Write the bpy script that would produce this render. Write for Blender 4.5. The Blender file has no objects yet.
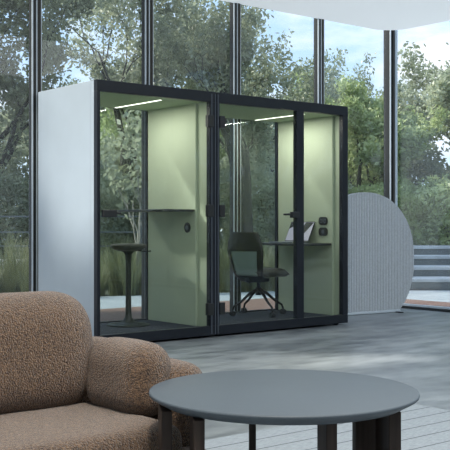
import bpy, bmesh, math, random
from mathutils import Vector, Matrix, noise
R=math.radians
C=bpy.context.scene.collection
SC=bpy.context.scene
ang=math.atan2(.631,.776)
DX=(math.cos(ang),math.sin(ang)); NX=(-math.sin(ang),math.cos(ang))
def W(s,t,w=0): return (s*DX[0]+t*NX[0], s*DX[1]+t*NX[1], w)

# ---------------------------------------------------------------- materials
def mat(name, col, rough=.5, metal=0, spec=.5, var=0, vscale=5, bump=0, bscale=50, coat=0, sheen=0, col2=None, stretch=None, emis=None, estr=0, detail=4):
    m=bpy.data.materials.new(name); m.use_nodes=True; nt=m.node_tree; b=nt.nodes['Principled BSDF']
    b.inputs['Base Color'].default_value=(*col,1); b.inputs['Roughness'].default_value=rough
    b.inputs['Metallic'].default_value=metal; b.inputs['Specular IOR Level'].default_value=spec
    b.inputs['Coat Weight'].default_value=coat; b.inputs['Sheen Weight'].default_value=sheen
    if emis: b.inputs['Emission Color'].default_value=(*emis,1); b.inputs['Emission Strength'].default_value=estr
    tc=nt.nodes.new('ShaderNodeTexCoord'); mp=nt.nodes.new('ShaderNodeMapping')
    nt.links.new(tc.outputs['Object'],mp.inputs['Vector'])
    if stretch: mp.inputs['Scale'].default_value=stretch
    n=nt.nodes.new('ShaderNodeTexNoise'); n.inputs['Scale'].default_value=vscale; n.inputs['Detail'].default_value=detail
    nt.links.new(mp.outputs[0],n.inputs['Vector'])
    cr=nt.nodes.new('ShaderNodeValToRGB')
    c2=col2 or tuple(c*(1-var) for c in col); c1=col if col2 else tuple(min(1,c*(1+var)) for c in col)
    cr.color_ramp.elements[0].color=(*c2,1); cr.color_ramp.elements[1].color=(*c1,1)
    cr.color_ramp.elements[0].position=.3; cr.color_ramp.elements[1].position=.7
    nt.links.new(n.outputs[0],cr.inputs[0]); nt.links.new(cr.outputs[0],b.inputs['Base Color'])
    if bump:
        n2=nt.nodes.new('ShaderNodeTexNoise'); n2.inputs['Scale'].default_value=bscale; n2.inputs['Detail'].default_value=3
        nt.links.new(mp.outputs[0],n2.inputs['Vector'])
        bp=nt.nodes.new('ShaderNodeBump'); bp.inputs['Strength'].default_value=bump; bp.inputs['Distance'].default_value=.01
        nt.links.new(n2.outputs[0],bp.inputs['Height']); nt.links.new(bp.outputs[0],b.inputs['Normal'])
    return m
def glass(name, tint, ior=1.5, haze=0.0):
    m=bpy.data.materials.new(name); m.use_nodes=True; nt=m.node_tree; nt.nodes.clear()
    o=nt.nodes.new('ShaderNodeOutputMaterial'); t=nt.nodes.new('ShaderNodeBsdfTransparent'); t.inputs[0].default_value=(*tint,1)
    g=nt.nodes.new('ShaderNodeBsdfGlossy'); g.inputs['Roughness'].default_value=.0
    lw=nt.nodes.new('ShaderNodeLayerWeight'); lw.inputs[0].default_value=.5
    pw=nt.nodes.new('ShaderNodeMath'); pw.operation='POWER'; pw.inputs[1].default_value=5; nt.links.new(lw.outputs['Facing'],pw.inputs[0])
    r0=((ior-1)/(ior+1))**2
    f=nt.nodes.new('ShaderNodeMath'); f.operation='MULTIPLY_ADD'; f.inputs[1].default_value=1-r0; f.inputs[2].default_value=r0; nt.links.new(pw.outputs[0],f.inputs[0])
    mx=nt.nodes.new('ShaderNodeMixShader'); nt.links.new(f.outputs[0],mx.inputs[0]); nt.links.new(t.outputs[0],mx.inputs[1]); nt.links.new(g.outputs[0],mx.inputs[2])
    last=mx
    if haze:
        df=nt.nodes.new('ShaderNodeBsdfDiffuse'); df.inputs[0].default_value=(.8,.85,.85,1)
        m2=nt.nodes.new('ShaderNodeMixShader'); m2.inputs[0].default_value=haze
        nt.links.new(mx.outputs[0],m2.inputs[1]); nt.links.new(df.outputs[0],m2.inputs[2]); last=m2
    nt.links.new(last.outputs[0],o.inputs[0]); return m
def leafmat(name, c1, c2, tr=.45):
    m=bpy.data.materials.new(name); m.use_nodes=True; nt=m.node_tree; nt.nodes.clear()
    o=nt.nodes.new('ShaderNodeOutputMaterial'); tc=nt.nodes.new('ShaderNodeTexCoord')
    n=nt.nodes.new('ShaderNodeTexNoise'); n.inputs['Scale'].default_value=1.6; n.inputs['Detail'].default_value=6
    cr=nt.nodes.new('ShaderNodeValToRGB'); cr.color_ramp.elements[0].position=.35; cr.color_ramp.elements[1].position=.65
    cr.color_ramp.elements[0].color=(*c1,1); cr.color_ramp.elements[1].color=(*c2,1)
    nt.links.new(tc.outputs['Object'],n.inputs['Vector']); nt.links.new(n.outputs[0],cr.inputs[0])
    d=nt.nodes.new('ShaderNodeBsdfDiffuse'); t=nt.nodes.new('ShaderNodeBsdfTranslucent')
    nt.links.new(cr.outputs[0],d.inputs[0]); nt.links.new(cr.outputs[0],t.inputs[0])
    mx=nt.nodes.new('ShaderNodeMixShader'); mx.inputs[0].default_value=tr
    nt.links.new(d.outputs[0],mx.inputs[1]); nt.links.new(t.outputs[0],mx.inputs[2])
    g=nt.nodes.new('ShaderNodeBsdfGlossy'); g.inputs['Roughness'].default_value=.4
    m2=nt.nodes.new('ShaderNodeMixShader'); m2.inputs[0].default_value=.05
    nt.links.new(mx.outputs[0],m2.inputs[1]); nt.links.new(g.outputs[0],m2.inputs[2])
    nt.links.new(m2.outputs[0],o.inputs[0]); return m

M={}
M['black']=mat('charcoal_metal',(.014,.017,.024),.4,spec=.25,var=.1)
M['black2']=mat('black_plastic',(.012,.013,.014),.5,var=.1)
M['trimgrey']=mat('grey_trim',(.11,.13,.16),.35,var=.05)
M['panel']=mat('white_lacquer',(.44,.50,.56),.28,spec=.5,var=.02,coat=.2)
M['green']=mat('sage_felt',(.44,.50,.37),.9,var=.06,vscale=180,bump=.15,bscale=300)
M['greenceil']=mat('sage_ceiling',(.36,.44,.30),.85,var=.04,vscale=60)
M['carpet']=mat('charcoal_carpet',(.035,.04,.055),.95,var=.3,vscale=250,bump=.3,bscale=300)
M['deskblack']=mat('dark_laminate',(.03,.033,.037),.35,var=.1)
M['led']=mat('led_diffuser',(.9,.9,.8),.5,emis=(1,.98,.88),estr=2.6)
M['fabricgreen']=mat('dark_olive_fabric',(.035,.04,.03),.9,var=.25,vscale=150,sheen=.2)
M['olivemetal']=mat('dark_olive_metal',(.022,.028,.022),.5,var=.1)
M['mesh']=mat('pale_mesh_fabric',(.20,.27,.26),.8,var=.12,vscale=200)
M['table']=mat('slate_laminate',(.075,.094,.112),.5,spec=.35,var=.12,vscale=300)
M['tableedge']=mat('slate_edge',(.06,.075,.09),.5,var=.05)
M['wood']=mat('dark_walnut',(.05,.034,.027),.5,col2=(.022,.015,.012),vscale=6,stretch=(8,8,.6),spec=.3)
M['tuftwhite']=mat('white_feet',(.6,.66,.7),.4,var=.03)
M['ceil']=mat('white_wall',(.80,.84,.86),.8,var=.01)
M['backwall']=mat('dark_plaster',(.10,.11,.12),.8,var=.05)
M['ceilglow']=mat('ceiling_added_glow',(.80,.84,.86),.8,var=.01,emis=(.85,.94,1),estr=.5)  # emission added to brighten the ceiling and softly fill the room
M['frame']=mat('dark_mullion',(.012,.014,.015),.4,var=.1)
M['alu']=mat('silver_aluminium',(.62,.68,.74),.4,metal=.2,var=.05)
M['bronze']=mat('bronze_mullion_face',(.03,.026,.02),.5,var=.1)
M['concreteout']=mat('pale_paving',(.33,.37,.39),.8,var=.12,vscale=3)
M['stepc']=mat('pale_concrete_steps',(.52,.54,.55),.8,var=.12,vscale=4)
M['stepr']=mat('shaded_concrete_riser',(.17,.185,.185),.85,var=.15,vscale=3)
M['earth']=mat('planting_soil',(.07,.08,.045),.95,col2=(.035,.045,.025),vscale=2)
M['bark']=mat('dark_bark',(.06,.055,.045),.9,col2=(.025,.024,.022),vscale=8,bump=.5,bscale=30)
M['barkpale']=mat('pale_bark',(.42,.40,.35),.8,col2=(.22,.21,.18),vscale=8)
M['lf1']=leafmat('muted_green_leaf',(.16,.19,.11),(.42,.46,.30))
M['lf2']=leafmat('bright_green_leaf',(.27,.35,.13),(.60,.68,.36))
M['lf3']=leafmat('grey_green_leaf',(.25,.29,.19),(.58,.62,.44))
M['grass']=leafmat('straw_grass',(.12,.15,.07),(.34,.36,.20),.3)
M['glass']=glass('window_glass',(.96,.975,.975),1.45,.018)
M['podglass']=glass('booth_glass',(.945,.965,.96),1.32,.002)
# boucle fabric
def boucle():
    m=mat('brown_boucle',(.225,.135,.078),.95,sheen=.35)
    nt=m.node_tree; b=nt.nodes['Principled BSDF']
    for l in list(b.inputs['Base Color'].links): nt.links.remove(l)
    tc=nt.nodes.new('ShaderNodeTexCoord'); n=nt.nodes.new('ShaderNodeTexNoise'); n.inputs['Scale'].default_value=140; n.inputs['Detail'].default_value=3; n.inputs['Distortion'].default_value=1.2
    nt.links.new(tc.outputs['Object'],n.inputs['Vector'])
    cr=nt.nodes.new('ShaderNodeValToRGB'); e=cr.color_ramp.elements
    e[0].position=.36; e[0].color=(.045,.022,.012,1); e[1].position=.66; e[1].color=(.27,.16,.088,1)
    mid=cr.color_ramp.elements.new(.5); mid.color=(.13,.073,.038,1)
    nt.links.new(n.outputs[0],cr.inputs[0]); nt.links.new(cr.outputs[0],b.inputs['Base Color'])
    v=nt.nodes.new('ShaderNodeTexVoronoi'); v.inputs['Scale'].default_value=170
    nt.links.new(tc.outputs['Object'],v.inputs['Vector'])
    ad=nt.nodes.new('ShaderNodeMath'); ad.operation='SUBTRACT'; nt.links.new(n.outputs[0],ad.inputs[0]); nt.links.new(v.outputs['Distance'],ad.inputs[1])
    bp=nt.nodes.new('ShaderNodeBump'); bp.inputs['Strength'].default_value=.8; bp.inputs['Distance'].default_value=.012
    nt.links.new(ad.outputs[0],bp.inputs['Height']); nt.links.new(bp.outputs[0],b.inputs['Normal'])
    return m
M['boucle']=boucle()
# interior polished concrete floor
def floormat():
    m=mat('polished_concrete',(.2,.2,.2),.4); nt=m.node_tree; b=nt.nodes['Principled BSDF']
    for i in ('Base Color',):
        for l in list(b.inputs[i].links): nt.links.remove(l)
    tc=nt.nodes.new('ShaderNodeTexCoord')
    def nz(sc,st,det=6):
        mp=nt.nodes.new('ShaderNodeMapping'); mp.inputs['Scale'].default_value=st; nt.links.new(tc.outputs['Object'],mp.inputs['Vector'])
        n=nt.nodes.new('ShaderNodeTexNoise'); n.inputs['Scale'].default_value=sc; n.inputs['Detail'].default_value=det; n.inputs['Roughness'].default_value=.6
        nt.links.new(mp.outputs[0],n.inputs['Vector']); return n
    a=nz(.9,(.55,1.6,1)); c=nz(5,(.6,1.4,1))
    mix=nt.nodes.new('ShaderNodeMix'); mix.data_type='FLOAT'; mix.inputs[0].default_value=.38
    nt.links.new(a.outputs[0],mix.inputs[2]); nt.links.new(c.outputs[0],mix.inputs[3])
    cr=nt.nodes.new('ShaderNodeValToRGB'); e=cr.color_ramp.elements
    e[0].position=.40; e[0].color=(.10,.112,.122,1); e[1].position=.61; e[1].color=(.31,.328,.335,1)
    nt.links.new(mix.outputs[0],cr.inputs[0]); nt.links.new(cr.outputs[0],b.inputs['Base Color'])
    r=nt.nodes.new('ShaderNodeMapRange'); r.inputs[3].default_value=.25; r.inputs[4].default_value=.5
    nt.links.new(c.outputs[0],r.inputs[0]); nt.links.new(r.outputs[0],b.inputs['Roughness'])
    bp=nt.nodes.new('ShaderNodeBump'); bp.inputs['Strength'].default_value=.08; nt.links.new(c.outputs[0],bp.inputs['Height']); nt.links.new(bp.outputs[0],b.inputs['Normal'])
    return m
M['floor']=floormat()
# striped materials (rug weave, decking, felt ribs) along one local axis
def striped(name,c1,c2,axis,period,dark=.12,rough=.8,var=.15,vs=(1,1,1),line=None,nsc=30):
    m=mat(name,c1,rough); nt=m.node_tree; b=nt.nodes['Principled BSDF']
    for l in list(b.inputs['Base Color'].links): nt.links.remove(l)
    tc=nt.nodes.new('ShaderNodeTexCoord'); sp=nt.nodes.new('ShaderNodeSeparateXYZ'); nt.links.new(tc.outputs['Object'],sp.inputs[0])
    dv=nt.nodes.new('ShaderNodeMath'); dv.operation='DIVIDE'; dv.inputs[1].default_value=period; nt.links.new(sp.outputs[axis],dv.inputs[0])
    fr=nt.nodes.new('ShaderNodeMath'); fr.operation='FRACT'; nt.links.new(dv.outputs[0],fr.inputs[0])
    lt=nt.nodes.new('ShaderNodeMath'); lt.operation='LESS_THAN'; lt.inputs[1].default_value=dark; nt.links.new(fr.outputs[0],lt.inputs[0])
    mp=nt.nodes.new('ShaderNodeMapping'); mp.inputs['Scale'].default_value=vs; nt.links.new(tc.outputs['Object'],mp.inputs['Vector'])
    n=nt.nodes.new('ShaderNodeTexNoise'); n.inputs['Scale'].default_value=nsc; n.inputs['Detail'].default_value=5; nt.links.new(mp.outputs[0],n.inputs['Vector'])
    cr=nt.nodes.new('ShaderNodeValToRGB'); cr.color_ramp.elements[0].position=.35; cr.color_ramp.elements[1].position=.65
    cr.color_ramp.elements[0].color=(*[c*(1-var) for c in c1],1); cr.color_ramp.elements[1].color=(*[min(1,c*(1+var)) for c in c1],1)
    nt.links.new(n.outputs[0],cr.inputs[0])
    mx=nt.nodes.new('ShaderNodeMix'); mx.data_type='RGBA'; mx.inputs[7].default_value=(*c2,1)
    nt.links.new(lt.outputs[0],mx.inputs[0]); nt.links.new(cr.outputs[0],mx.inputs[6]); nt.links.new(mx.outputs[2],b.inputs['Base Color'])
    return m
M['rug']=striped('woven_grey_rug',(.33,.36,.38),(.10,.11,.12),1,.15,.06,.95,.22,(3,30,1),nsc=9)
M['deck']=striped('reddish_decking',(.20,.12,.09),(.05,.035,.03),1,.14,.08,.7,.2,(.3,6,1))
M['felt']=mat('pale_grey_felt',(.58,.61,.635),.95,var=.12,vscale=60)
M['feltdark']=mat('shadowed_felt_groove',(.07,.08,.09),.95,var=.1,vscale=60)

# ---------------------------------------------------------------- mesh helpers
class MB:
    def __init__(s): s.bm=bmesh.new()
    def box(s,x0,x1,y0,y1,z0,z1,M=None,mi=0):
        vs=[s.bm.verts.new(p) for p in ((x0,y0,z0),(x1,y0,z0),(x1,y1,z0),(x0,y1,z0),(x0,y0,z1),(x1,y0,z1),(x1,y1,z1),(x0,y1,z1))]
        if M is not None:
            for v in vs: v.co=M@v.co
        for f in ((3,2,1,0),(4,5,6,7),(0,1,5,4),(1,2,6,5),(2,3,7,6),(3,0,4,7)):
            ff=s.bm.faces.new([vs[i] for i in f]); ff.material_index=mi
        return s
    def tube(s,pts,rad,n=10,cap=True,smooth=True):
        if not isinstance(rad,(list,tuple)): rad=[rad]*len(pts)
        rings=[]; pts=[Vector(p) for p in pts]
        up=Vector((0,0,1)); 
        for i,p in enumerate(pts):
            a=pts[max(i-1,0)]; b=pts[min(i+1,len(pts)-1)]; t=(b-a).normalized()
            if i==0:
                x=t.cross(up) if abs(t.z)<.95 else t.cross(Vector((1,0,0)))
                x.normalize()
            else:
                x=(x-t*x.dot(t)).normalized()
            y=t.cross(x)
            rings.append([s.bm.verts.new(p+(x*math.cos(2*math.pi*k/n)+y*math.sin(2*math.pi*k/n))*rad[i]) for k in range(n)])
        for i in range(len(rings)-1):
            for k in range(n):
                f=s.bm.faces.new((rings[i][k],rings[i][(k+1)%n],rings[i+1][(k+1)%n],rings[i+1][k])); f.smooth=smooth
        if cap:
            s.bm.faces.new(rings[0][::-1]); s.bm.faces.new(rings[-1])
        return s
    def lathe(s,prof,n=48,c=(0,0)):
        rings=[]
        for r,z in prof:
            rings.append([s.bm.verts.new((c[0]+r*math.cos(2*math.pi*k/n),c[1]+r*math.sin(2*math.pi*k/n),z)) for k in range(n)] if r>1e-6 else [s.bm.verts.new((c[0],c[1],z))])
        for a,b in zip(rings,rings[1:]):
            for k in range(n):
                k2=(k+1)%n
                if len(a)==1 and len(b)==1: continue
                if len(a)==1: f=s.bm.faces.new((a[0],b[k2],b[k]))
                elif len(b)==1: f=s.bm.faces.new((a[k],a[k2],b[0]))
                else: f=s.bm.faces.new((a[k],a[k2],b[k2],b[k]))
                f.smooth=True
        return s
    def prism(s,poly,z0,z1,M=None,mi=0):
        a=[s.bm.verts.new((x,y,z0)) for x,y in poly]; b=[s.bm.verts.new((x,y,z1)) for x,y in poly]
        if M is not None:
            for v in a+b: v.co=M@v.co
        s.bm.faces.new(a[::-1]).material_index=mi; s.bm.faces.new(b).material_index=mi
        for i in range(len(poly)):
            j=(i+1)%len(poly); s.bm.faces.new((a[i],a[j],b[j],b[i])).material_index=mi
        return s
    def build(s,name,m,parent=None,bevel=0,loc=None,rotz=None,seg=2,smooth=False):
        bmesh.ops.recalc_face_normals(s.bm,faces=s.bm.faces[:])
        me=bpy.data.meshes.new(name); s.bm.to_mesh(me); s.bm.free()
        for k in (m if isinstance(m,(list,tuple)) else [m]): me.materials.append(k)
        if smooth:
            for p in me.polygons: p.use_smooth=True
        o=bpy.data.objects.new(name,me); C.objects.link(o)
        if parent: o.parent=parent
        if loc is not None: o.location=loc
        if rotz is not None: o.rotation_euler=(0,0,rotz)
        if bevel:
            b=o.modifiers.new('bevel','BEVEL'); b.width=bevel; b.segments=seg; b.limit_method='ANGLE'; b.harden_normals=False
        return o
def rrect(x0,x1,y0,y1,r,n=6):
    p=[]
    for cx,cy,a in ((x1-r,y1-r,0),(x0+r,y1-r,90),(x0+r,y0+r,180),(x1-r,y0+r,270)):
        for k in range(n+1): p.append((cx+r*math.cos(R(a+90*k/n)),cy+r*math.sin(R(a+90*k/n))))
    return p
def tag(o,label=None,cat=None,group=None,kind=None):
    if label: o['label']=label
    if cat: o['category']=cat
    if group: o['group']=group
    if kind: o['kind']=kind
    return o
def thing(name,label,cat,loc,rotz=ang,group=None):
    o=bpy.data.objects.new(name,None); C.objects.link(o); o.location=loc; o.rotation_euler=(0,0,rotz); o.empty_display_size=.1
    return tag(o,label,cat,group)
def copy_tree(o,parent=None):
    c=o.copy(); C.objects.link(c)
    if parent: c.parent=parent
    for ch in [x for x in bpy.data.objects if x.parent==o]: copy_tree(ch,c)
    return c

TW=8.03; SW=9.2; HC=3.43
# ---------------------------------------------------------------- room shell (local axes s,t)
def struct(name,mb,m,**k): return tag(mb.build(name,m,None,loc=(0,0,0),rotz=ang,**k),kind='structure')
S0,T0=-9.0,-7.0
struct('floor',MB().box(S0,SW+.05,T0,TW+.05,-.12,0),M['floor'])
# ceiling with a rounded free corner above the glass corner
rc=.32; poly=[(S0,T0),(SW-.02,T0)]+[(SW-.02-rc+rc*math.cos(R(a)),TW-.02-rc+rc*math.sin(R(a))) for a in range(0,91,6)]+[(S0,TW-.02)]
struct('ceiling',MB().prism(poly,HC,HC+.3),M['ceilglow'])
struct('wall_left',MB().box(S0-.2,S0,T0-.2,TW-6,0,HC),M['backwall'])
struct('wall_back',MB().box(S0,SW+.06,T0-.2,T0,0,HC),M['backwall'])
def mullion(name,s,t,axis):
    o=thing(name,None,None,W(s,t,0)); o['kind']='structure'
    hh=HC+.28
    def bx(a,b,c,d,z0=0,z1=hh):
        mb=MB()
        return mb.box(a,b,c,d,z0,z1) if axis==0 else mb.box(c,d,a,b,z0,z1)
    bx(-.040,.040,-.035,.05).build('post_body',M['frame'],o)
    bx(-.051,-.0405,-.039,-.026).build('edge_strip',M['alu'],o)
    bx(-.010,.001,-.041,-.0355).build('post_strip',M['alu'],o)
    bx(.006,.036,-.040,-.0355).build('post_face',M['bronze'],o)
    bx(.0405,.048,-.038,-.026).build('edge_strip',M['alu'],o)
    return o
xs=[9.2-.0,7.95,6.675,5.52,4.26,3.0,1.75,.5,-.75,-2.0,-3.25,-4.5,-5.75,-7.0,-8.25]
k=1
for i,s in enumerate(xs):
    if i==0: continue
    mullion('trim_%d'%k,s,TW,0); k+=1
# corner post
o=thing('trim_%d'%k,None,None,W(SW,TW,0)); o['kind']='structure'; k+=1
MB().box(-.06,.06,-.06,.06,0,HC+.28).build('post_body',M['frame'],o)
MB().box(-.072,-.0605,-.064,-.05,0,HC+.28).build('edge_strip',M['alu'],o)
MB().box(-.028,-.005,-.068,-.061,0,HC+.28).build('post_face',M['bronze'],o)
MB().box(.01,.05,-.072,-.061,0,HC+.28).build('post_edge',M['alu'],o)
tr=[TW-1.9-i*1.26 for i in range(9)]
for t in tr:
    if t>T0: mullion('trim_%d'%k,SW,t,1); k+=1
struct('trim_%d'%k,MB().box(S0,SW-.06,TW-.05,TW+.08,0,.035),M['frame']); k+=1
struct('trim_%d'%k,MB().box(SW-.05,SW+.08,T0,TW-.06,0,.03),M['frame']); k+=1
struct('trim_%d'%k,MB().box(SW+.0,SW+.06,T0,TW-.08,.03,.05),M['alu']); k+=1
# panes: one per bay
edges=sorted(xs); w=1
for a,b in zip(edges,edges[1:]):
    struct('window_%d'%w,MB().box(a+.052,b-(.08 if b>9 else .052),TW+.02,TW+.03,.036,HC+.28),M['glass']); w+=1
te=[TW]+[t for t in tr if t>T0]+[T0]
for a,b in zip(te,te[1:]):
    struct('window_%d'%w,MB().box(SW+.02,SW+.03,b+.045,a-.07,.055,HC+.28),M['glass']); w+=1

# ---------------------------------------------------------------- booths
PS,PT=4.235,6.899; PH=2.25; DEP=1.03
def booth(name,label,U,feat):
    r=thing(name,label,'booth',W(PS+feat['u0'],PT,0)); B=M['black']
    wd=U; lin=feat['lin']
    # outer shell
    def shellside(nm,a,b,m):
        MB().box(a,b,.11,DEP,.03,PH).build(nm,m,r,bevel=.004)
    shellside('side_panel',0,.022,M['panel']); shellside('side_panel',wd-.022,wd,M['panel'])
    MB().box(0,.022,.055,.108,.03,PH).build('corner_strip',M['panel'],r)
    MB().box(wd-.022,wd,.055,.108,.03,PH).build('corner_strip',M['panel'],r)
    MB().box(.022,wd-.022,.055,DEP,PH-.07,PH-.004).build('roof',M['black'],r)
    MB().box(.022,wd-.022,.055,DEP,.03,.09).build('floor_pan',M['carpet'],r)
    MB().box(0,wd,.0,.055,.02,.105).build('base_rail',B,r,bevel=.003)
    for (x,y) in ((.08,.1),(wd-.08,.1),(.08,DEP-.1),(wd-.08,DEP-.1)):
        MB().tube([(x,y,0),(x,y,.03)],.03).build('foot',M['black2'],r)
    # front frame
    MB().box(0,wd,0,.055,2.155,PH).build('header_rail',B,r,bevel=.003)
    lw,rw=feat['lw'],feat['rw']
    MB().box(0,lw,0,.055,.105,2.155).build('stile',B,r,bevel=.003)
    MB().box(wd-rw,wd,0,.055,.105,2.155).build('stile',B,r,bevel=.003)
    # inner lining
    MB().box(.022,.05,.055,DEP-.05,.09,PH-.07).build('wall_liner',M['green'],r)
    MB().box(.05,.075,.17,DEP-.05,.09,PH-.07).build('acoustic_panel',M['green'],r,bevel=.004)
    MB().box(wd-lin+.03,wd-.022,.055,DEP-.05,.09,PH-.07).build('wall_liner',M['green'],r)
    MB().box(wd-lin,wd-lin+.03,feat['lv'],DEP-.05,.09,PH-.07).build('acoustic_panel',M['green'],r,bevel=.004)
    MB().box(.05,wd-lin+.03,.055,DEP-.05,PH-.09,PH-.07).build('ceiling_panel',M['greenceil'],r)
    # back frame and glass
    MB().box(.022,wd-.022,DEP-.05,DEP,.09,.10).box(.022,wd-.022,DEP-.05,DEP,PH-.085,PH-.07).box(.022,.05,DEP-.05,DEP,.1,PH-.08).box(wd-lin,wd-.022,DEP-.05,DEP,.1,PH-.08).box(wd-lin-.012,wd-lin,DEP-.05,DEP-.03,.1,PH-.08).build('rear_frame',B,r)
    MB().box(.05,wd-lin,DEP-.028,DEP-.018,.10,PH-.085).build('rear_glass',M['podglass'],r)
    MB().box(feat['led']-.012,feat['led']+.012,.2,DEP-.08,PH-.094,PH-.091).build('light_strip',M['led'],r)
    return r
A=booth('phone_booth','narrow glazed phone booth with white left side and a stool inside',1.268,dict(u0=0,lin=.083,lv=.2,lw=.03,rw=.068,led=.79))
Bt=booth('work_booth','wide glazed booth with charcoal centre post, task chair and laptop inside',1.728,dict(u0=1.284,lin=.085,lv=.14,lw=.028,rw=.074,led=1.29))
# seam trims
MB().box(1.268-.052,1.268-.046,-.004,0,.03,2.23).build('seam_trim',M['trimgrey'],A)
MB().box(1.268-.008,1.268-.002,-.004,0,.03,2.23).build('seam_trim',M['trimgrey'],A)
MB().box(.004,.010,-.004,0,.03,2.23).build('seam_trim',M['trimgrey'],Bt)
def door(parent,a,b,hinge,handle,stile=False):
    d=MB().box(a,b,.012,.022,.11,2.15).build('door',M['podglass'],parent)
    for z in (1.16,1.98,.26) if True else ():
        MB().box(min(hinge),max(hinge),-.012,.03,z-.055,z+.055).build('hinge',M['black2'],d,bevel=.004)
    h0,h1,tip=handle
    h=MB()
    h.box(min(h0,h1),max(h0,h1),-.045,-.005,1.13-.032,1.13+.028)
    h.box(min(h1,tip),max(h1,tip),-.04,-.02,1.13-.008,1.13+.012)
    h.box((h0+h1)/2-.03,(h0+h1)/2+.03,-.01,.011,1.11,1.15)
    h.build('handle',M['black2'],d,bevel=.006)
    return d
door(A,.032,1.198,(1.168,1.235),(.035,.17,.215))
door(Bt,.03,1.003,(.024,.085),(1.0,.90,.80))
MB().box(1.005,1.101,0,.055,.105,2.155).build('centre_post',M['black'],Bt,bevel=.003)
MB().box(1.103,1.652,.02,.03,.106,2.154).build('fixed_glass',M['podglass'],Bt)
# shelf in phone booth, desk in work booth (fixed to the right wall)
MB().prism(rrect(1.185-.37,1.184,.2,.975,.02),1.155,1.175).build('shelf',M['deskblack'],A,bevel=.004)
MB().prism(rrect(1.643-.46,1.642,.14,.975,.02),.815,.838).build('desk_top',M['deskblack'],Bt,bevel=.004)
# sockets
Mx=Matrix.Rotation(R(-90),4,'Y')
def socket_round(parent,u,v,w,r=.048):
    mb=MB().prism([(r*math.cos(2*math.pi*k/28),r*.95*math.sin(2*math.pi*k/28)) for k in range(28)],0,.01,Matrix.Translation((u,v,w))@Mx)
    o=mb.build('wall_socket',M['black2'],parent,bevel=.003)
    MB().prism([(r*.45*math.cos(2*math.pi*k/20),r*.45*math.sin(2*math.pi*k/20)) for k in range(20)],.01,.013,Matrix.Translation((u,v,w))@Mx).build('socket_insert',M['trimgrey'],o)
socket_round(A,1.184,.32,1.005)
for w_ in (1.069,.958):
    o=MB().prism(rrect(-.043,.043,-.065,.065,.036),0,.01,Matrix.Translation((1.642,.27,w_))@Mx).build('wall_socket',M['black2'],Bt,bevel=.003)
    for dv in ((-.027,.027) if w_>1 else (.0,)):
        mb=MB().prism([(.02*math.cos(2*math.pi*k/18),dv+.02*math.sin(2*math.pi*k/18)) for k in range(18)]+[],.01,.0125,Matrix.Translation((1.642,.27,w_))@Mx)
        if w_>1: mb.prism([(.014*math.cos(2*math.pi*k/18),dv+.014*math.sin(2*math.pi*k/18)) for k in range(18)],.0126,.0135,Matrix.Translation((1.642,.27,w_))@Mx,mi=1)
        mb.build('socket_insert',[M['trimgrey'],M['black2']],o)
# ---------------------------------------------------------------- laptop
lp=thing('laptop','open laptop with pale screen on the desk in the wide booth','laptop',W(PS+2.81,PT+.56,.839),ang)
MB().prism(rrect(-.235,0,-.18,.18,.01),0,.013).build('keyboard_base',mat('laptop_grey',(.22,.23,.25),.4,metal=.5),lp,bevel=.002)
Ml=Matrix.Translation((0,0,.010))@Matrix.Rotation(R(26),4,'Y')
sc_=MB().prism(rrect(-.005,.003,-.183,.183,.002),0,.235,Ml).build('screen_lid',M['black2'],lp)
mb=MB(); mb.box(-.0062,-.0056,-.175,.175,.012,.226,Ml)
# lavender screen, with a dark diagonal reflection painted on as wedges
ms=mat('lavender_display',(.42,.41,.50),.3,emis=(.42,.40,.52),estr=.08)
mb.build('display',ms,sc_)
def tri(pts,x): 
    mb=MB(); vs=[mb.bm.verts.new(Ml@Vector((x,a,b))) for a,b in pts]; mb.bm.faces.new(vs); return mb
tri([(-.0,.224),(.174,.224),(.174,.15)],-.0068).build('painted_reflection',M['black2'],sc_)
tri([(-.174,.224),(-.05,.224),(.04,.014),(-.02,.014)],-.0068).build('painted_reflection',M['black2'],sc_)

# ---------------------------------------------------------------- stool
st=thing('perch_stool','dark olive round perching stool with trumpet foot in the narrow booth','stool',W(PS+.745,PT+.66,.091))
MB().lathe([(0,.0),(.20,0),(.205,.006),(.19,.014),(.10,.024),(.055,.04),(.034,.075),(.028,.12),(.026,.3),(.026,.62)]).build('base',M['olivemetal'],st)
MB().lathe([(.024,.60),(.03,.62),(.033,.66),(.05,.685),(.08,.70),(0,.705)]).build('neck',M['olivemetal'],st)
MB().lathe([(0,.694),(.08,.694),(.13,.706),(.16,.722),(.172,.738),(.168,.753),(.14,.762),(.07,.765),(0,.765)]).build('seat',M['fabricgreen'],st)
MB().tube([(.06,-.05,.70),(.13,-.10,.69),(.165,-.13,.695)],.006,8).build('lever',M['black2'],st)

# ---------------------------------------------------------------- task chair (faces +x local: the desk)
ch=thing('task_chair','dark office chair with pale mesh backrest and four-star castor base','chair',W(PS+2.335,PT+.63,.091),ang+R(8))
a0=[45,135,225,315]
for a in (157,250,340,72):
    c,s=math.cos(R(a)),math.sin(R(a))
    L=MB().tube([(.02*c,.02*s,.265),(.10*c,.10*s,.225),(.20*c,.20*s,.145),(.28*c,.28*s,.10),(.295*c,.295*s,.06)],[.017,.016,.013,.011,.011],10).build('base_leg',M['black2'],ch)
    cx,cy=.295*c,.295*s
    q=MB(); q.tube([(cx-.010*s-.012*s,cy+.01*c+.012*c,.027),(cx-.006*s,cy+.006*c,.027)],.027,16); q.tube([(cx+.006*s,cy-.006*c,.027),(cx+.022*s,cy-.022*c,.027)],.027,16)
    q.tube([(cx,cy,.03),(cx,cy,.065)],.009,8); q.tube([(cx-.02*s,cy+.02*c,.027),(cx+.02*s,cy-.02*c,.027)],.006,8)
    q.build('castor',M['black2'],L)
MB().tube([(0,0,.21),(0,0,.29)],.03,16).tube([(0,0,.28),(0,0,.36)],.018,16).build('gas_column',M['black2'],ch)
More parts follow.
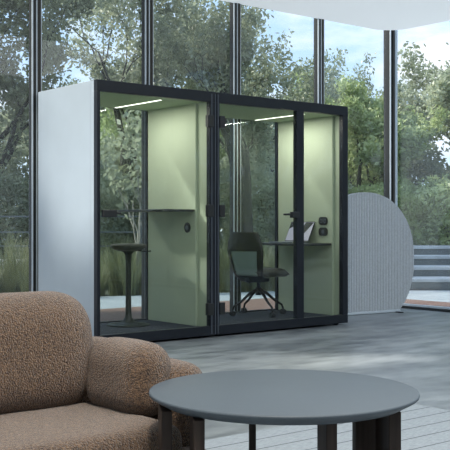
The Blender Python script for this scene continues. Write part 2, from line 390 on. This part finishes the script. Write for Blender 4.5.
MB().box(-.11,.10,-.07,.07,.345,.385).build('mechanism',M['black2'],ch,bevel=.012)
# seat: soft rounded pad
def softpad(L0,L1,Wd,z0,z1,bow=0.0,nx=14,ny=12):
    mb=MB(); bm=mb.bm; N=[]
    def P(i,j,top):
        u=i/nx; v=j/ny*2-1
        x=L0+(L1-L0)*u; hw=Wd*(1-.12*(1-u)**2); 
        cu=abs(u*2-1)
        ed=max(0,1-cu**6)**.5; ev=max(0,1-abs(v)**5)**.5
        zc=(z0+z1)/2; th=(z1-z0)/2*ed*ev
        zz=zc+(th if top else -th)
        zz+= -.030*max(0,(u-.75)/.25)**2 + .016*max(0,(.2-u)/.2)
        y=v*hw*(1-.15*cu**6)
        return (x,y,zz)
    top=[[bm.verts.new(P(i,j,1)) for j in range(ny+1)] for i in range(nx+1)]
    bot=[[bm.verts.new(P(i,j,0)) for j in range(ny+1)] for i in range(nx+1)]
    for i in range(nx):
        for j in range(ny):
            bm.faces.new((top[i][j],top[i+1][j],top[i+1][j+1],top[i][j+1])); bm.faces.new((bot[i][j],bot[i][j+1],bot[i+1][j+1],bot[i+1][j]))
    bmesh.ops.remove_doubles(bm,verts=bm.verts[:],dist=.0012)
    return mb
o=softpad(-.20,.27,.235,.395,.49).build('seat',M['fabricgreen'],ch,smooth=True)
# backrest: hexagonal curved shell with mesh lower window
def backpt(v,h):   # v -1..1 width, h 0..1 height
    wprof=[(0,.15),(.12,.185),(.62,.235),(.80,.215),(.95,.18),(1.0,.165)]
    for (a,b),(c,d_) in zip(wprof,wprof[1:]):
        if h<=c: hw=b+(d_-b)*(h-a)/(c-a); break
    y=v*hw*1.02; z=.35+h*.515
    x=-.185-.085*h**1.0+ .05*(abs(v)**2.2) -.02*math.sin(h*math.pi)
    if h<.15: x+=.05*(1-h/.15)
    return Vector((x,y,z))
def shell(mask,th,off=0):
    mb=MB(); bm=mb.bm; nx,nz=18,24; F={}
    vs={}
    def g(i,j,s):
        if (i,j,s) not in vs:
            p=backpt(i/nx*2-1,j/nz); p.x+=off+(th/2 if s else -th/2); vs[(i,j,s)]=bm.verts.new(p)
        return vs[(i,j,s)]
    on={(i,j) for i in range(nx) for j in range(nz) if mask((i+.5)/nx*2-1,(j+.5)/nz)}
    for i,j in on:
        bm.faces.new((g(i,j,1),g(i+1,j,1),g(i+1,j+1,1),g(i,j+1,1))); bm.faces.new((g(i,j,0),g(i,j+1,0),g(i+1,j+1,0),g(i+1,j,0)))
        for (di,dj,a,b) in ((-1,0,(0,0),(0,1)),(1,0,(1,1),(1,0)),(0,-1,(1,0),(0,0)),(0,1,(0,1),(1,1))):
            if (i+di,j+dj) not in on:
                bm.faces.new((g(i+a[0],j+a[1],0),g(i+b[0],j+b[1],0),g(i+b[0],j+b[1],1),g(i+a[0],j+a[1],1)))
    return mb
inner=lambda v,h: abs(v)<.76 and .14<h<.64
shell(lambda v,h: not inner(v,h),.028).build('backrest_frame',M['black2'],ch,smooth=True,bevel=.004)
shell(lambda v,h: inner(v,h) ,.006,.0).build('backrest_mesh',M['mesh'],ch,smooth=True)
MB().tube([(-.09,0,.37),(-.15,0,.365),(-.185,0,.39)],[.03,.028,.026],12).build('back_support',M['black2'],ch)

# ---------------------------------------------------------------- acoustic screen (oval, ribbed)
sx,sy=1.61,11.045; rz=math.atan2(.43,.63)
sc=thing('acoustic_screen','pale grey oval free-standing acoustic screen with vertical ribs','screen',(sx,sy,0),rz)
mb=MB(); cz,ra,rb=.62,.77,.78
N=62
def hgt(x):
    v=1-(abs(x)/ra)**2.15
    return max(v,0)**(1/2.15)*rb
for i in range(N):
    x0=-ra+2*ra*i/N; x1=x0+2*ra/N*.74; x2=-ra+2*ra*(i+1)/N
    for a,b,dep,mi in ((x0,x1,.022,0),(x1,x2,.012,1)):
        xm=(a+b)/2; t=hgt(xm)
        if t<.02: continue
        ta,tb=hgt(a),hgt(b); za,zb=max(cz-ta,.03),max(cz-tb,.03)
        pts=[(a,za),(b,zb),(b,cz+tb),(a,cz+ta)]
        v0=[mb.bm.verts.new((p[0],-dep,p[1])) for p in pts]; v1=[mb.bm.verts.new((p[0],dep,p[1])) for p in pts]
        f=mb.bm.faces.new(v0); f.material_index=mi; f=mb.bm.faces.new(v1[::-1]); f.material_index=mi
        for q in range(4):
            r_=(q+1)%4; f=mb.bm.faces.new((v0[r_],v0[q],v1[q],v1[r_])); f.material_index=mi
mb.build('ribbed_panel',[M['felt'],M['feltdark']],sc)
hb=ra*(1-(( cz-.03)/rb)**2.15)**(1/2.15)
MB().box(-hb,hb,-.035,.035,.004,.03).build('base_rail',M['tuftwhite'],sc,bevel=.004)
for x in (-hb+.06,hb-.06):
    MB().box(x-.025,x+.025,-.12,.12,0,.010).build('foot',M['black2'],sc,bevel=.003)

# ---------------------------------------------------------------- rug
rg=MB().box(0,3.9,0,3.0,0.0,.010).build('rug',M['rug'],None,loc=W(.416,.62,.001),rotz=ang)
tag(rg,'flat woven pale grey rug with thin dark lines under the round table','rug')

# ---------------------------------------------------------------- coffee table
TC=(.195,3.225); TH=.49
tb=thing('coffee_table','round slate grey coffee table with dark wooden board legs','table',(TC[0],TC[1],.011),0)
h=TH-.011; r=.450
MB().lathe([(0,h),(r-.006,h),(r-.001,h-.002),(r,h-.006),(r-.002,h-.012),(r-.045,h-.036),(r-.055,h-.038),(0,h-.038)],96).build('tabletop',M['table'],tb)
def leg(px,z,phi,w=.16,t=.034):
    x=(px-225)/961*z-TC[0]; y=z-TC[1]
    Mm=Matrix.Translation((x,y,0))@Matrix.Rotation(R(phi),4,'Z')
    mbx=MB().box(-t/2,t/2,-w/2,w/2,0,h-.039,Mm); mbx.build('leg',M['wood'],tb,bevel=.003)
leg(165,3.12,8,.15); leg(197,2.98,7,.15); leg(252.5,3.52,-2,.11,.026); leg(327,2.98,6,.14); leg(372,3.24,-76,.13,.035); leg(388,3.11,8,.15,.04)

# ---------------------------------------------------------------- sofa (local axes s,t)
sf=thing('sofa','brown boucle sofa with plump rounded cushions beside the round table','sofa',W(1.98,3.2,0))
def cushion(name,x0,x1,y0,y1,z0,z1,p=3.2,rot=None,puff=1.0,par=None,seed=0,pz=None,amp=.008):
    mb=MB(); bmesh.ops.create_cube(mb.bm,size=2); bmesh.ops.subdivide_edges(mb.bm,edges=mb.bm.edges[:],cuts=23,use_grid_fill=True)
    cx,cy,cz=(x0+x1)/2,(y0+y1)/2,(z0+z1)/2; hx,hy,hz=(x1-x0)/2,(y1-y0)/2,(z1-z0)/2
    hm=min(hx,hy,hz)
    for v in mb.bm.verts:
        c=v.co
        # rounded box: clamp into inner box, inflate by radius
        rr=min(hm*puff,hm*1.0) if puff<=1 else hm*puff
        # spread samples toward the edges
        q=Vector((math.sin(c.x*math.pi/2)*hx,math.sin(c.y*math.pi/2)*hy,math.sin(c.z*math.pi/2)*hz))
        i=Vector((max(-hx+rr,min(hx-rr,q.x)),max(-hy+rr,min(hy-rr,q.y)),max(-hz+rr,min(hz-rr,q.z))))
        dlt=q-i
        if dlt.length>1e-6:
            e=p; m_=(abs(dlt.x)**e+abs(dlt.y)**e+abs(dlt.z)**e)**(1/e); ml=max(abs(dlt.x),abs(dlt.y),abs(dlt.z)); dlt=dlt*(ml/m_)
        pos=i+dlt
        nn=noise.noise(Vector((pos.x*5+seed,pos.y*5,pos.z*5)))
        pos+=pos.normalized()*(nn*amp)
        v.co=pos
    o=mb.build(name,M['boucle'],par or sf,smooth=True,loc=(cx,cy,cz))
    if rot: o.rotation_euler=rot
    sb=o.modifiers.new('s','SUBSURF'); sb.levels=1; sb.render_levels=1
    return o
MB().box(-1.95,.20,-.42,.33,.03,.12).build('plinth',M['black2'],sf,bevel=.02)
cushion('seat_frame',-2.0,.22,-.46,.38,.08,.22,puff=.8)
cushion('seat_cushion',-.98,.05,-.50,.13,.14,.345,p=2.6,puff=.7,seed=3)
cushion('seat_cushion',-1.90,-.99,-.50,.13,.14,.345,p=2.6,puff=.7,seed=5)
cushion('back_cushion',-.93,.045,.02,.30,.30,.785,p=2.2,puff=1.25,rot=(R(-6),0,0),seed=1)
cushion('back_cushion',-1.90,-.94,.02,.30,.30,.80,p=2.5,puff=.95,rot=(R(-6),0,0),seed=8)
cushion('back_shell',-2.0,.27,.22,.42,.12,.565,p=2.4,puff=.95)
cushion('arm_cushion',-.05,.165,-.31,.09,.315,.605,p=2.1,puff=.98,seed=11,rot=(0,R(5),0))
cushion('arm_shell',.10,.28,-.35,.40,.12,.525,p=2.4,puff=1.0,seed=14)
cushion('arm_shell',-2.02,-1.86,-.33,.40,.12,.545,p=2.4,puff=1.0,seed=15)
for x in (-1.85,.12):
    for y in (-.36,.27):
        MB().tube([(x,y,0),(x,y,.05)],.025,12).build('foot',M['black2'],sf)

# ---------------------------------------------------------------- outdoors
struct('trim_%d'%k,MB().box(S0-6,SW+1.15,TW+.09,TW+2.05,-.12,-.005).box(SW+.09,SW+1.15,T0,TW+.09,-.12,-.005),M['deck']); k+=1
pv=MB().prism([(-30,-8),(40,-8),(40,60),(-30,60)],-.3,-.13)
tag(pv.build('ground',M['earth'],None,loc=(0,0,0)),kind='structure')
# paving strip
def wpoly(name,pts,z0,z1,m,**kw): return tag(MB().prism(pts,z0,z1).build(name,m,None),**kw)
pw=[W(S0-6,TW+2.06)[:2],W(SW+1.16,TW+2.06)[:2],W(SW+1.16,T0)[:2],W(SW+12,T0)[:2],(22,15.25),(1.2,15.25),W(6.5,TW+4.2)[:2],W(S0-6,TW+4.0)[:2]]
wpoly('paving',pw,-.129,-.02,M['concreteout'],kind='structure')
# terraced seating steps
for i in range(4):
    z=15.26+.78*i
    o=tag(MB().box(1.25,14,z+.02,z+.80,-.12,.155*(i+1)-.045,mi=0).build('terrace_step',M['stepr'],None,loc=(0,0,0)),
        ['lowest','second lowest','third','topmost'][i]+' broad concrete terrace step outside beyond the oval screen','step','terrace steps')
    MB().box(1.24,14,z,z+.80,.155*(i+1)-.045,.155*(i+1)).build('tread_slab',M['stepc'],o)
bn=thing('garden_bench','long low slatted garden bench outside behind grass at far left','bench',(-3.6,15.6,-.13),0)
MB().box(-2.3,1.3,-.3,.3,.5,.58).build('bench_top',M['stepc'],bn)
for x in (-2.1,-.5,1.1): MB().box(x-.07,x+.07,-.25,.25,0,.5).build('leg',M['stepr'],bn)
fn=thing('garden_bars','thin dark horizontal railing outside behind the bench at far left','bars',(-3.6,17.2,-.13),0)
for z in (.75,1.0,1.28): MB().box(-3,2.2,-.02,.02,z,z+.03).build('bar',M['stepr'],fn)  # dark bars laid for the faint stripes over the hedge
for x in (-2.8,-1,.8,2.1): MB().box(x-.03,x+.03,-.03,.03,0,1.32).build('post',M['stepr'],fn)

# trees
def tree_mesh(seed,H,cr,leaf_n,leaf_s,lm,bm_,trunk_r=.1,first=.28,lean=0,spread=1.0,dens=1):
    rnd=random.Random(seed); mb=MB(); tips=[]
    def branch(p,dirv,L,rad,depth):
        pts=[p]; rr=[rad]; q=Vector(p); dv=Vector(dirv).normalized(); n=4
        for i in range(n):
            dv=(dv+Vector((rnd.uniform(-.25,.25),rnd.uniform(-.25,.25),rnd.uniform(-.05,.18)))).normalized()
            q=q+dv*(L/n); pts.append(q.copy()); rr.append(rad*(1-.16*(i+1)))
            if depth>=2: tips.append((q.copy(),depth))
        mb.tube(pts,rr,6 if depth else 8,cap=False)
        if depth<4:
            nb=rnd.choice((2,3,3)) if depth else 5
            for b_ in range(nb):
                i=rnd.randint(2,n); a=rnd.uniform(0,6.283); sp=rnd.uniform(.45,.95)*spread
                dd=(dv+Vector((math.cos(a)*sp,math.sin(a)*sp,rnd.uniform(-.1,.45)))).normalized()
                branch(pts[i],dd,L*rnd.uniform(.58,.8),rr[i]*.66,depth+1)
        else: tips.append((q.copy(),5))
    branch(Vector((0,0,0)),(lean,.05,1),H*first,trunk_r,0)
    # scale to the wanted height
    zt=max(t[0].z for t in tips); rt=max(math.hypot(t[0].x,t[0].y) for t in tips)
    fz=H*.93/zt; fr=cr/rt*1.1
    for v in mb.bm.verts:
        g=min(1,v.co.z/(H*.3)); v.co=Vector((v.co.x*(1+(fr-1)*g),v.co.y*(1+(fr-1)*g),v.co.z*fz))
    tips=[Vector((t.x*fr,t.y*fr,t.z*fz)) for t,_ in tips]
    lv=MB().bm; verts=[];faces=[]
    for k_ in range(leaf_n):
        c=rnd.choice(tips); s_=.34*cr/2
        c=c+Vector((rnd.gauss(0,s_*.30),rnd.gauss(0,s_*.30),rnd.gauss(0,s_*.24)))
        a=Vector((rnd.gauss(0,1),rnd.gauss(0,1),rnd.gauss(0,1))).normalized(); b=a.orthogonal().normalized()
        b=(b*math.cos(k_)+a.cross(b)*math.sin(k_)); sz=leaf_s*rnd.uniform(.6,1.3)
        i=len(verts); verts+=[c-a*sz,c+b*sz*.5,c+a*sz,c-b*sz*.5]; faces.append((i,i+1,i+2,i+3))
    lv.free()
    me=bpy.data.meshes.new('foliage'); me.from_pydata([tuple(v) for v in verts],[],faces); me.materials.append(lm)
    return mb,me,bm_
def make_tree(name,label,cat,loc,args,group=None):
    t=thing(name,label,cat,loc,random.Random(loc[0]*7+loc[1]).uniform(0,6.28),group)
    mb,me,b=tree_mesh(*args)
    mb.build('trunk',b,t)
    f=bpy.data.objects.new('foliage',me); C.objects.link(f); f.parent=t
    return t
GZ=-.13
P={}
P['a']=make_tree('broadleaf_tree','large dark-branched tree outside at the left end of the glass wall','tree',(-4.6,19,GZ),(11,7.4,3.0,30000,.055,M['lf1'],M['bark'],.16,.26,.1))
P['b']=make_tree('broadleaf_tree','muted green tree standing outside right behind the narrow booth','tree',(-1.9,20.5,GZ),(23,7.6,2.9,19000,.055,M['lf3'],M['bark'],.15,.26,0))
P['c']=make_tree('broadleaf_tree','twisting dark-branched tree seen through the door of the wide booth','tree',(.35,18,GZ),(37,6.6,2.3,15000,.05,M['lf1'],M['bark'],.15,.24,-.15,1.1))
P['d']=make_tree('broadleaf_tree','bright green tree left of the corner post','tree',(2.9,21.5,GZ),(41,4.5,2.0,26000,.055,M['lf2'],M['bark'],.12,.25,0))
P['e']=make_tree('broadleaf_tree','airy pale green tree right of the corner post','tree',(5.4,22,GZ),(53,5.6,2.5,18000,.055,M['lf3'],M['bark'],.12,.25,0))
P['f']=make_tree('broadleaf_tree','open airy tree with sky between its leaves above the wide booth','tree',(1.0,23,GZ),(71,6.9,2.3,9000,.055,M['lf1'],M['bark'],.12,.25,0))
P['w']=make_tree('slender_tree','slender pale-barked young tree outside behind the stool','tree',(-1.35,14.6,GZ),(61,3.2,1.0,1100,.06,M['lf3'],M['barkpale'],.05,.4,0,.9))
def dup(src,loc,rz,sc_,label,group=None):
    c=copy_tree(P[src]); c.location=loc; c.rotation_euler=(0,0,rz); c.scale=(sc_,)*3; c['label']=label
    if group: c['group']=group
    return c
far='distant woodland trees beyond the glass'
for i,(s_,x,y,rz_,q) in enumerate([('b',-7.0,26,1,.8),('a',-4.0,28,2,.85),('b',.2,28,3.5,.75),('d',-2.0,25,4.2,1.05),('d',3.0,30,5.2,1.35),('e',5.8,29,.8,1.05),('f',2.55,25.5,2.5,.95),('d',7.9,25,2.2,1.35)]):
    dup(s_,(x,y,GZ),rz_,q,'leafy woodland tree standing in the distant row beyond the glass wall',far)
for i,(s_,x,y,rz_,q) in enumerate([('a',-11.5,5.6,1,.9),('a',-6.6,10.7,2,1.05),('e',-14.5,2.5,3,1.2),('a',-13.5,17,4,.9)]):  # trees added in the sun's path to dapple the booths
    dup(s_,(x,y,GZ),rz_,q,'added leafy tree outside the glass wall left of the booths','added trees beyond the left glass')
for i,(s_,x,y,rz_,q) in enumerate([('b',16,1,1,1.0),('a',19,7,2,1.0),('b',17.5,-6,3,1.1),('d',14.5,10.8,4,1.1),('d',14.6,6.0,1,1.2),('d',15,2.8,2,1.2),('e',20,13,4,1.1)]):  # unseen trees added so the booth glass reflects leaves instead of bright sky
    dup(s_,(x,y,GZ),rz_,q,'unseen leafy tree added outside the right-hand glass wall','added trees beyond the right glass')
# shrubs
def shrub_mesh(seed,rx,ry,rz_,n,ls,lm):
    rnd=random.Random(seed); verts=[];faces=[]
    for k_ in range(n):
        a=Vector((rnd.gauss(0,1),rnd.gauss(0,1),rnd.gauss(0,1))).normalized(); rr=rnd.uniform(.55,1)**.5*(1+.22*noise.noise(a*2.2+Vector((seed,0,0))))
        c=Vector((a.x*rx*rr,a.y*ry*rr,rz_*.95+a.z*rz_*rr))
        if c.z<0: c.z=abs(c.z)*.3
        u=Vector((rnd.gauss(0,1),rnd.gauss(0,1),rnd.gauss(0,1))).normalized(); b=u.orthogonal().normalized(); sz=ls*rnd.uniform(.6,1.3)
        i=len(verts); verts+=[c-u*sz,c+b*sz*.5,c+u*sz,c-b*sz*.5]; faces.append((i,i+1,i+2,i+3))
    me=bpy.data.meshes.new('foliage'); me.from_pydata([tuple(v) for v in verts],[],faces); me.materials.append(lm); return me
def stems(seed,h):
    rnd=random.Random(seed); mb=MB()
    for k_ in range(5):
        a=rnd.uniform(0,6.28); mb.tube([(0.05*math.cos(a),.05*math.sin(a),0),(.3*math.cos(a),.3*math.sin(a),h*.6),(.5*math.cos(a),.5*math.sin(a),h*1.2)],[.03,.02,.01],6)
    return mb
shm=[shrub_mesh(1,1.3,1.0,1.15,14000,.05,M['lf1']),shrub_mesh(2,1.4,1.0,1.0,14000,.05,M['lf2']),shrub_mesh(3,1.2,.9,1.35,14000,.05,M['lf3'])]
def shrub(x,y,i,sc_,label,group=None):
    t=thing('shrub',label,'shrub',(x,y,GZ),x*1.3,group); t.scale=(sc_,)*3
    f=bpy.data.objects.new('foliage',shm[i]); C.objects.link(f); f.parent=t
    stems(int(x*10)+50,1.0).build('stem',M['bark'],t)
hs='shrubs in the bed behind the terrace'
for x,y,i,q in ((-6.2,18.6,2,1.0),(-4.4,18.3,0,1.0),(-2.7,18.4,2,.95),(-1.2,18.6,0,.9),(.3,19.4,2,.95),(1.8,20.0,0,1.0),(3.3,19.6,1,1.05),(4.9,19.4,1,1.1),(6.6,19.6,0,1.15),(-2.0,21.6,0,1.35),(-4.8,21.5,2,1.4),(1.0,22.5,2,1.3),(4.2,22.8,0,1.35),(7.2,22.4,1,1.4),(-7.6,21,0,1.4)):
    shrub(x,y,i,q,'dense leafy shrub in the planting bed outside behind the terrace',hs)
for i,(x,y) in enumerate([(14,9),(13.4,6.8),(13.6,4.6),(13.4,2.6),(14.2,.4),(14.5,-2),(13.2,11.2)]):  # unseen shrubs added to close bright gaps in the booth glass reflections
    shrub(x,y,i%3,1.15,'unseen dense leafy shrub added outside the right-hand glass wall','added shrubs beyond the right glass')
# grass tufts
def tuft_mesh(seed,n=150,h=.62):
    rnd=random.Random(seed); verts=[];faces=[]
    for k_ in range(n):
        a=rnd.uniform(0,6.283); r0=rnd.uniform(0,.08); L=h*rnd.uniform(.6,1.1); out=rnd.uniform(.05,.5)
        p0=Vector((r0*math.cos(a),r0*math.sin(a),0)); side=Vector((-math.sin(a),math.cos(a),0))*.005
        pr=[]
        for q in range(5):
            u=q/4; p=p0+Vector((math.cos(a)*out*L*u**1.6,math.sin(a)*out*L*u**1.6,L*(u-.35*out*u*u*1.2))); w_=side*(1-u*.85)
            i=len(verts); verts+=[p-w_,p+w_]; pr.append(i)
        for q in range(4): faces.append((pr[q],pr[q]+1,pr[q+1]+1,pr[q+1]))
    me=bpy.data.meshes.new('grass_tuft'); me.from_pydata([tuple(v) for v in verts],[],faces); me.materials.append(M['grass']); return me
tm=[tuft_mesh(1),tuft_mesh(2,170,.75)]
rnd=random.Random(5)
for i in range(34):
    x=-4.3+i*.135+rnd.uniform(-.05,.05); y=14.7+rnd.uniform(-.4,1.6)
    if x>.9: continue
    if x<-1.3 : y=13.6+.0+rnd.uniform(.2,1.8)-.3*(x+1.3)*-.2
    o=bpy.data.objects.new('grass_tuft',tm[i%2]); C.objects.link(o); o.location=(x,y,GZ); o.rotation_euler=(0,0,rnd.uniform(0,6)); q=rnd.uniform(.9,1.25); o.scale=(q,q,q)
    tag(o,'arching pale grass tuft growing outside along the paving behind the booths','grass','grass tufts along the paving')

for i,(x,y) in enumerate([(-1.9,14.3),(-1.65,14.6),(-1.4,14.2),(-1.25,14.9),(-1.05,14.5),(.0,15.2),(.2,15.5),(.45,15.1),(.6,15.6),(.85,15.3),(.3,16),(-3.1,14.4),(-2.8,14.6),(-3.4,14.7)]):
    o=bpy.data.objects.new('grass_tuft',tm[i%2]); C.objects.link(o); o.location=(x,y,GZ); o.rotation_euler=(0,0,i*1.7); q=1.3+.1*(i%3); o.scale=(q,q,q)
    tag(o,'arching pale grass tuft growing outside along the paving behind the booths','grass','grass tufts along the paving')
# ---------------------------------------------------------------- world and lights
wd=bpy.data.worlds.new('sky'); SC.world=wd; wd.use_nodes=True; nt=wd.node_tree; nt.nodes.clear()
o=nt.nodes.new('ShaderNodeOutputWorld'); bg=nt.nodes.new('ShaderNodeBackground'); tc=nt.nodes.new('ShaderNodeTexCoord')
sp=nt.nodes.new('ShaderNodeSeparateXYZ'); nt.links.new(tc.outputs['Generated'],sp.inputs[0])
cr=nt.nodes.new('ShaderNodeValToRGB'); e=cr.color_ramp.elements
e[0].position=0; e[0].color=(.60,.75,.90,1); e[1].position=.6; e[1].color=(.30,.48,.78,1)
m1=e.new(.22); m1.color=(.42,.62,.88,1)
nt.links.new(sp.outputs[2],cr.inputs[0])
mp=nt.nodes.new('ShaderNodeMapping'); mp.inputs['Scale'].default_value=(1,1,2.6); mp.inputs['Location'].default_value=(.35,.2,.1); nt.links.new(tc.outputs['Generated'],mp.inputs[0])
n=nt.nodes.new('ShaderNodeTexNoise'); n.inputs['Scale'].default_value=5.5; n.inputs['Detail'].default_value=8; n.inputs['Roughness'].default_value=.55; nt.links.new(mp.outputs[0],n.inputs[0])
c2=nt.nodes.new('ShaderNodeValToRGB'); c2.color_ramp.elements[0].position=.47; c2.color_ramp.elements[1].position=.66
nt.links.new(n.outputs[0],c2.inputs[0])
mx=nt.nodes.new('ShaderNodeMix'); mx.data_type='RGBA'; mx.inputs[7].default_value=(.93,.95,1,1)
nt.links.new(c2.outputs[0],mx.inputs[0]); nt.links.new(cr.outputs[0],mx.inputs[6]); nt.links.new(mx.outputs[2],bg.inputs[0])
bg.inputs[1].default_value=1.5; nt.links.new(bg.outputs[0],o.inputs[0])
def sun():
    l=bpy.data.lights.new('sun','SUN'); l.energy=6.5; l.angle=R(4); l.color=(1,.95,.86); o=bpy.data.objects.new('sun',l); C.objects.link(o)
    dv=Vector((-.80,.10,.62)); o.rotation_euler=dv.to_track_quat('Z','Y').to_euler()
sun()
def area(s,t,w,sx,sy,e,col=(1,1,1),rot=(0,0,0),name='added_fill_light'):
    l=bpy.data.lights.new(name,'AREA'); l.shape='RECTANGLE'; l.size=sx; l.size_y=sy; l.energy=e; l.color=col
    o=bpy.data.objects.new(name,l); C.objects.link(o); o.location=W(s,t,w); o.rotation_euler=(rot[0],rot[1],ang+rot[2]); return o
area(2.6,1.0,HC-.02,3,3,80,(.92,.96,1))  # added fill lamps under the ceiling, no fittings behind them
area(6.0,3.5,HC-.02,3,3,45,(.92,.96,1))
area(1.2,1.6,HC-.02,.5,.5,85,(1,.88,.72),name='added_sofa_fill')  # added warm fill over the sofa, not an actual fitting
# booth ceiling lights, just below their strips
for u,en in ((.79,9),(1.284+1.29,10)):
    area(PS+u,PT+.55,PH-.10,.03,.7,en,(1,.97,.88),name='booth_light')

cam=bpy.data.cameras.new('camera'); co=bpy.data.objects.new('camera',cam); C.objects.link(co)
co.location=(0,0,1.048); co.rotation_euler=(R(90),0,0); cam.sensor_width=36; cam.lens=961/450*36; cam.shift_y=-2/450
cam.clip_end=300
SC.camera=co
SC.view_settings.view_transform='Standard'; SC.view_settings.look='None'; SC.view_settings.exposure=0
